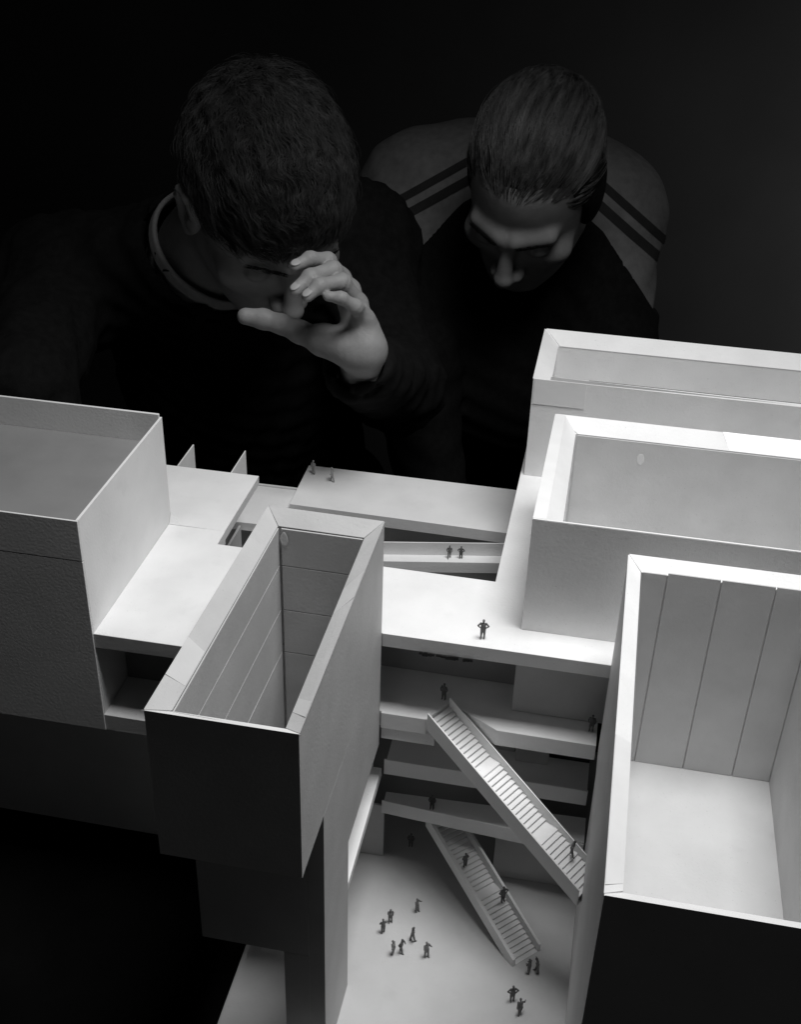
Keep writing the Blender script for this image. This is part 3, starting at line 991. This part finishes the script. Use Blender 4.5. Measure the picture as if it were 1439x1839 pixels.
lo, hi = bounds([elbowL, shLr, shLl, chestL, hipL, eye(40, 700, 1.22), eye(130, 860, 1.28), wristL], 0.17)
sv, sf = polygonise(sweaterL, lo, hi, 0.0065)
child('sweater', sv, sf, M['sweater'], manL)


def collarL(P):
    ax = (nape - neck_b) / np.linalg.norm(nape - neck_b)
    h = (P - (neck_b + ax * 0.010)) @ ax.astype(np.float32)
    rad = lens((P - neck_b) - ((P - neck_b) @ ax.astype(np.float32))[..., None] * ax.astype(np.float32))
    return np.sqrt((rad - 0.0735) ** 2 + np.maximum(np.abs(h) - 0.0055, 0) ** 2) - 0.0030


lo, hi = bounds([neck_b], 0.095)
cv, cf = polygonise(collarL, lo, hi, 0.0022)
child('collar', cv, cf, M['collar'], manL)


def legs(P, hip, knee_dx):
    d = None
    for sx in (-1, 1):
        a = hip + np.array([sx * 0.09, 0, -0.02]); b = hip + np.array([sx * 0.10, -0.02, -0.34]); c = np.array([b[0], b[1] + 0.06, -1.03])
        k = su(cap(P, a, b, 0.085, 0.06), cap(P, b, c, 0.058, 0.045), 0.03)
        k = su(k, cap(P, c + np.array([0, 0.03, 0]), c + np.array([0, -0.13, -0.005]), 0.042, 0.032), 0.02)
        d = k if d is None else su(d, k, 0.02)
    return np.maximum(d, -(P[..., 2] + 1.058))


for man, hip in ((manL, hipL),):
    lo, hi = bounds([hip + np.array([-.12, -.2, 0]), hip + np.array([.12, .1, 0]), [hip[0], hip[1], -1.06]], 0.1)
    lv, lf_ = polygonise(lambda P: legs(P, hip, 0), lo, hi, 0.012)
    child('trousers', lv, lf_, M['trousers'], man)

# ---- right man: straight hair combed back, grey jacket with two dark stripes on each shoulder
OR = eye(957, 325, 1.38)
RR = basis((-0.35, -0.905, 0.24), (-0.96, 0.14, -0.16))
neckR = eye(945, 350, 1.585)
napeR = to_world(RR, OR, np.array([[0, -0.035, -0.045]]))[0]
shRl, shRr = eye(742, 342, 1.60), eye(1098, 385, 1.575)
chestR = neckR + np.array([-0.01, 0.02, -0.22]); hipR = np.array([-0.10, 1.80, -0.36])
elRl, elRr = eye(740, 640, 1.56), eye(1095, 640, 1.56)
haRl, haRr = eye(790, 960, 1.62), eye(1000, 850, 1.56)


def right_head(P):
    Q = ((P - OR.astype(np.float32)) @ RR.astype(np.float32))
    return su(head_sdf(Q, True), cap(P, napeR, neckR, 0.058, 0.064), 0.02)


lo, hi = bounds(np.vstack([to_world(RR, OR, np.array([[x, y, z] for x in (-.09, .09) for y in (-.115, .125) for z in (-.125, .125)])), [neckR]]), 0.02)
headR = polygonise(right_head, lo, hi, 0.0022)


def simple_hand(O, ax, side, nrm):
    """relaxed curled hand: wrist at O, pointing along ax"""
    ax = ax / np.linalg.norm(ax); side = side - ax * (side @ ax); side /= np.linalg.norm(side); nrm = np.cross(ax, side)

    def fn(P):
        d = None
        for i, (o, L) in enumerate(((-0.027, 0.062), (-0.009, 0.070), (0.009, 0.066), (0.027, 0.052))):
            k0 = O + ax * 0.085 + side * o
            k1 = k0 + ax * L * 0.45 - nrm * 0.004 * (i + 1); k2 = k1 + ax * L * 0.28 - nrm * 0.014; k3 = k2 + ax * L * 0.12 - nrm * 0.016
            c = chain(P, [k0, k1, k2, k3], [0.0088, 0.0080, 0.0073, 0.006], 0.004)
            d = c if d is None else su(d, c, 0.002)
            d = su(d, cap(P, O + ax * 0.01, k0, 0.0135, 0.0100), 0.008)
        t0 = O + ax * 0.02 - side * 0.02
        d = su(d, chain(P, [t0, t0 + ax * 0.03 - side * 0.024 - nrm * 0.006, t0 + ax * 0.06 - side * 0.034 - nrm * 0.012, t0 + ax * 0.082 - side * 0.034 - nrm * 0.016], [0.013, 0.0115, 0.0092, 0.0072], 0.005), 0.008)
        return su(d, cap(P, O - ax * 0.04, O + ax * 0.01, 0.024, 0.020), 0.01)
    return fn


hands = []
for el, ha in ((elRl, haRl), (elRr, haRr)):
    axh = (ha - el) / np.linalg.norm(ha - el)
    fn = simple_hand(ha, axh, CR * (1 if el is elRl else -1), None)
    lo, hi = bounds([ha - axh * 0.05, ha + axh * 0.16], 0.07)
    hands.append(polygonise(fn, lo, hi, 0.002))


def core_r(P):
    d = cap(P, napeR, neckR, 0.05, 0.055)
    for sh, el, ha in ((shRl, elRl, haRl), (shRr, elRr, haRr)):
        d = su(d, cap(P, neckR, sh, 0.05, 0.045), 0.03)
        d = su(d, cap(P, sh, el, 0.042, 0.034), 0.02)
        d = su(d, cap(P, el, ha, 0.026, 0.018), 0.02)
    return su(d, cap(P, neckR, chestR, 0.06, 0.10), 0.04)


lo, hi = bounds([shRl, shRr, elRl, elRr, haRl, haRr, chestR], 0.11)
coreR = polygonise(core_r, lo, hi, 0.009)
v, f = join([headR, coreR] + hands)
manR = person_root('person', 'man with combed back hair and striped grey jacket frowning down at the model', v, f)

sideR = lambda x: np.where(x > 0.018, -(x - 0.018) * 0.30, 0.004) + np.where(x > 0.055, (x - 0.055) * 1.6, 0.0)
hv, hf = polygonise(lambda P: hair_cap_sdf(P, sideR, 0.043, 0.0015, ears=False), (-0.11, -0.13, -0.09), (0.11, 0.10, 0.135), 0.003)
hairR = child('hair', to_world(RR, OR, hv), hf, M['hair'], manR)


def keepR(p):
    y, z, x = p[:, 1], p[:, 2], np.abs(p[:, 0])
    return ((y - 0.060) * 0.86 + (0.052 - z) * 0.5 - (np.where(x > 0.018, -(x - 0.018) * 0.30, 0.004) + np.where(x > 0.055, (x - 0.055) * 1.6, 0)) < 0.002 - 0.013 * hsh(p)) & (z > -0.06) & ~((x > 0.06) & (z < 0.010) & (y > -0.03))


def dirsR(p, r):
    d = np.zeros_like(p)
    d[:, 1] = -1.0
    d[:, 0] = p[:, 0] * 5.0
    d[:, 2] = np.where(p[:, 2] > 0.05, 0.3, -0.4)
    d += r.normal(size=p.shape) * 0.10 + 0.10 * np.sin(p[:, [1, 0, 0]] * np.array([60, 190, 120]) + 0.7)
    return d


st = scalp_pts(13000, keepR, 0.0005, 8)
strands('hair_strand', st, dirsR, 0.062, 0.00036, 8, scalp_n, 0.17, 0.12, M['hair_f'], None, 9)
o = [x for x in bpy.data.objects if x.name.startswith('hair_strand')][-1]
o.matrix_world = Matrix(np.vstack([np.hstack([RR, OR[:, None]]), [0, 0, 0, 1]]).tolist())
o.parent = hairR; tag(o, kind='stuff')

# eyebrows
for man, Rm, O_, sd in ((manL, RL, OL, 21), (manR, RR, OR, 22)):
    r_ = np.random.default_rng(sd)
    for sx in (-1, 1):
        n = 170
        t = r_.uniform(0, 1, n)
        P0 = np.stack([sx * (0.010 + 0.036 * t), 0.0975 - 0.017 * t ** 1.5 + r_.normal(size=n) * 0.0004, 0.008 + 0.004 * np.sin(t * 3.0) + r_.uniform(-0.003, 0.003, n)], 1)
        sn = lambda p: np.tile(np.array([[0.2 * sx, 0.95, 0.1]]) / np.linalg.norm([0.2, 0.95, 0.1]), (len(p), 1))
        dr = lambda p, r, sx=sx: np.tile(np.array([[sx * 1.0, -0.25, 0.35]]), (len(p), 1)) + r.normal(size=p.shape) * 0.15
        eb = strands('eyebrow', P0, dr, 0.008, 0.00028, 3, sn, 0.10, 0.1, M['hair'], None, sd + sx)
        eb.matrix_world = Matrix(np.vstack([np.hstack([Rm, O_[:, None]]), [0, 0, 0, 1]]).tolist())
        eb.parent = man; tag(eb, kind='stuff')


def jacket_base(P):
    d = cap(P, shRl, shRr, 0.066, 0.066)
    up = neckR + np.array([0.0, 0.085, -0.003])
    d = su(d, cap(P, shRl * 0.6 + up * 0.4, shRr * 0.6 + up * 0.4, 0.085), 0.06)
    d = su(d, cap(P, neckR, chestR, 0.09, 0.15), 0.06)
    d = su(d, cap(P, chestR, hipR, 0.155, 0.15), 0.06)
    for sh, el, ha in ((shRl, elRl, haRl), (shRr, elRr, haRr)):
        d = su(d, cap(P, sh, el, 0.066, 0.052), 0.035)
        d = su(d, cap(P, el, el + (ha - el) * 0.92, 0.050, 0.036), 0.02)
    ax = (napeR - neckR) / np.linalg.norm(napeR - neckR)
    d = ss(d, cap(P, neckR - ax * 0.005, napeR, 0.066, 0.08), 0.006)
    for ha, el in ((haRl, elRl), (haRr, elRr)):
        d = ss(d, cap(P, el + (ha - el) * 0.8, ha, 0.027, 0.030), 0.003)
    fold = 0.0022 * np.sin(P[..., 0] * 70 + P[..., 2] * 95 + 1.5 * np.sin(P[..., 1] * 40)) * np.sin(P[..., 1] * 60 - P[..., 2] * 70)
    return d + fold * np.clip((0.10 - P[..., 2]) * 12, 0.55, 1)


# seam planes across each shoulder: the stripes and the black shirt and shade shell follow them
def plane_through(p1, p2, d1, d2):
    a, b = eye(*p1, d1), eye(*p2, d2)
    t = b - a
    n = np.cross(t, (a + b) / 2 - CC); n /= np.linalg.norm(n)
    if n @ CD < 0: n = -n
    return a, n


PLL = plane_through((690, 366), (805, 302), 1.52, 1.50)
PLR = plane_through((1072, 312), (1176, 405), 1.50, 1.52)


def front_dist(P):
    """signed distance past the upper stripe, towards the front of the jacket"""
    a = (P - PLL[0].astype(np.float32)) @ PLL[1].astype(np.float32)
    b = (P - PLR[0].astype(np.float32)) @ PLR[1].astype(np.float32)
    mid = (P - neckR.astype(np.float32)) @ CR.astype(np.float32)
    return np.where(mid < 0, a, b)


pts_j = [shRl, shRr, elRl, elRr, haRl, haRr, chestR, hipR, neckR]
lo, hi = bounds(pts_j, 0.17)
jb = polygonise(jacket_base, lo, hi, 0.0062)
jk = child('jacket', jb[0], jb[1], M['jacket'], manR)
def shirt_shade_shell(P):
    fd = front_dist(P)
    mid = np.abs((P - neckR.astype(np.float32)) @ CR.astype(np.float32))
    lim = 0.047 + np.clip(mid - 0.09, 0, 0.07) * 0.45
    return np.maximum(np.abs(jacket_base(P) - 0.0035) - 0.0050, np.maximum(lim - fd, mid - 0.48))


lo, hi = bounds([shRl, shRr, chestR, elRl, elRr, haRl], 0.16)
fv, ff = polygonise(shirt_shade_shell, lo, hi, 0.0046)
child('shirt_and_shade', fv, ff, M['sweater'], manR)  # black shirt, plus shade painted as black cloth over jacket sides and sleeves
lo, hi = bounds([shRl, shRr, neckR], 0.125)
for side, (p0, nn) in ((-1, PLL), (1, PLR)):
    for k0, k1 in ((0.000, 0.0100), (0.0200, 0.0315)):
        # a strip of the jacket's own surface between two cuts, lifted by half a millimetre
        bm = bmesh.new()
        bm.from_mesh(jk.data)
        drop_ = [x_ for x_ in bm.verts if not (lo[0] < x_.co.x < hi[0] and lo[1] < x_.co.y < hi[1] and lo[2] < x_.co.z < hi[2])
                 or side * float((np.array(x_.co) - neckR) @ CR) < 0.03 or float((np.array(x_.co) - p0) @ nn) < -0.02 or float((np.array(x_.co) - p0) @ nn) > 0.05]
        bmesh.ops.delete(bm, geom=drop_, context='VERTS')
        for kk, out in ((k0, False), (k1, True)):
            bmesh.ops.bisect_plane(bm, geom=bm.verts[:] + bm.edges[:] + bm.faces[:], plane_co=Vector(p0 + nn * kk), plane_no=Vector(nn),
                                   clear_outer=out, clear_inner=not out)
        away = [f_ for f_ in bm.faces if f_.normal.dot(Vector(CC) - f_.calc_center_median()) < 0]
        bmesh.ops.delete(bm, geom=away, context='FACES')
        bm.normal_update()
        for x_ in bm.verts: x_.co += x_.normal * 0.0007
        me = bpy.data.meshes.new('stripe')
        bm.to_mesh(me); bm.free()
        so = bpy.data.objects.new('stripe', me)
        COL.objects.link(so)
        me.materials.append(M['stripe'])
        so.parent = jk

lo, hi = bounds([hipR + np.array([-.12, -.2, 0]), hipR + np.array([.12, .1, 0]), [hipR[0], hipR[1], -1.06]], 0.1)
lv, lf_ = polygonise(lambda P: legs(P, hipR, 0), lo, hi, 0.012)
child('trousers', lv, lf_, M['trousers'], manR)
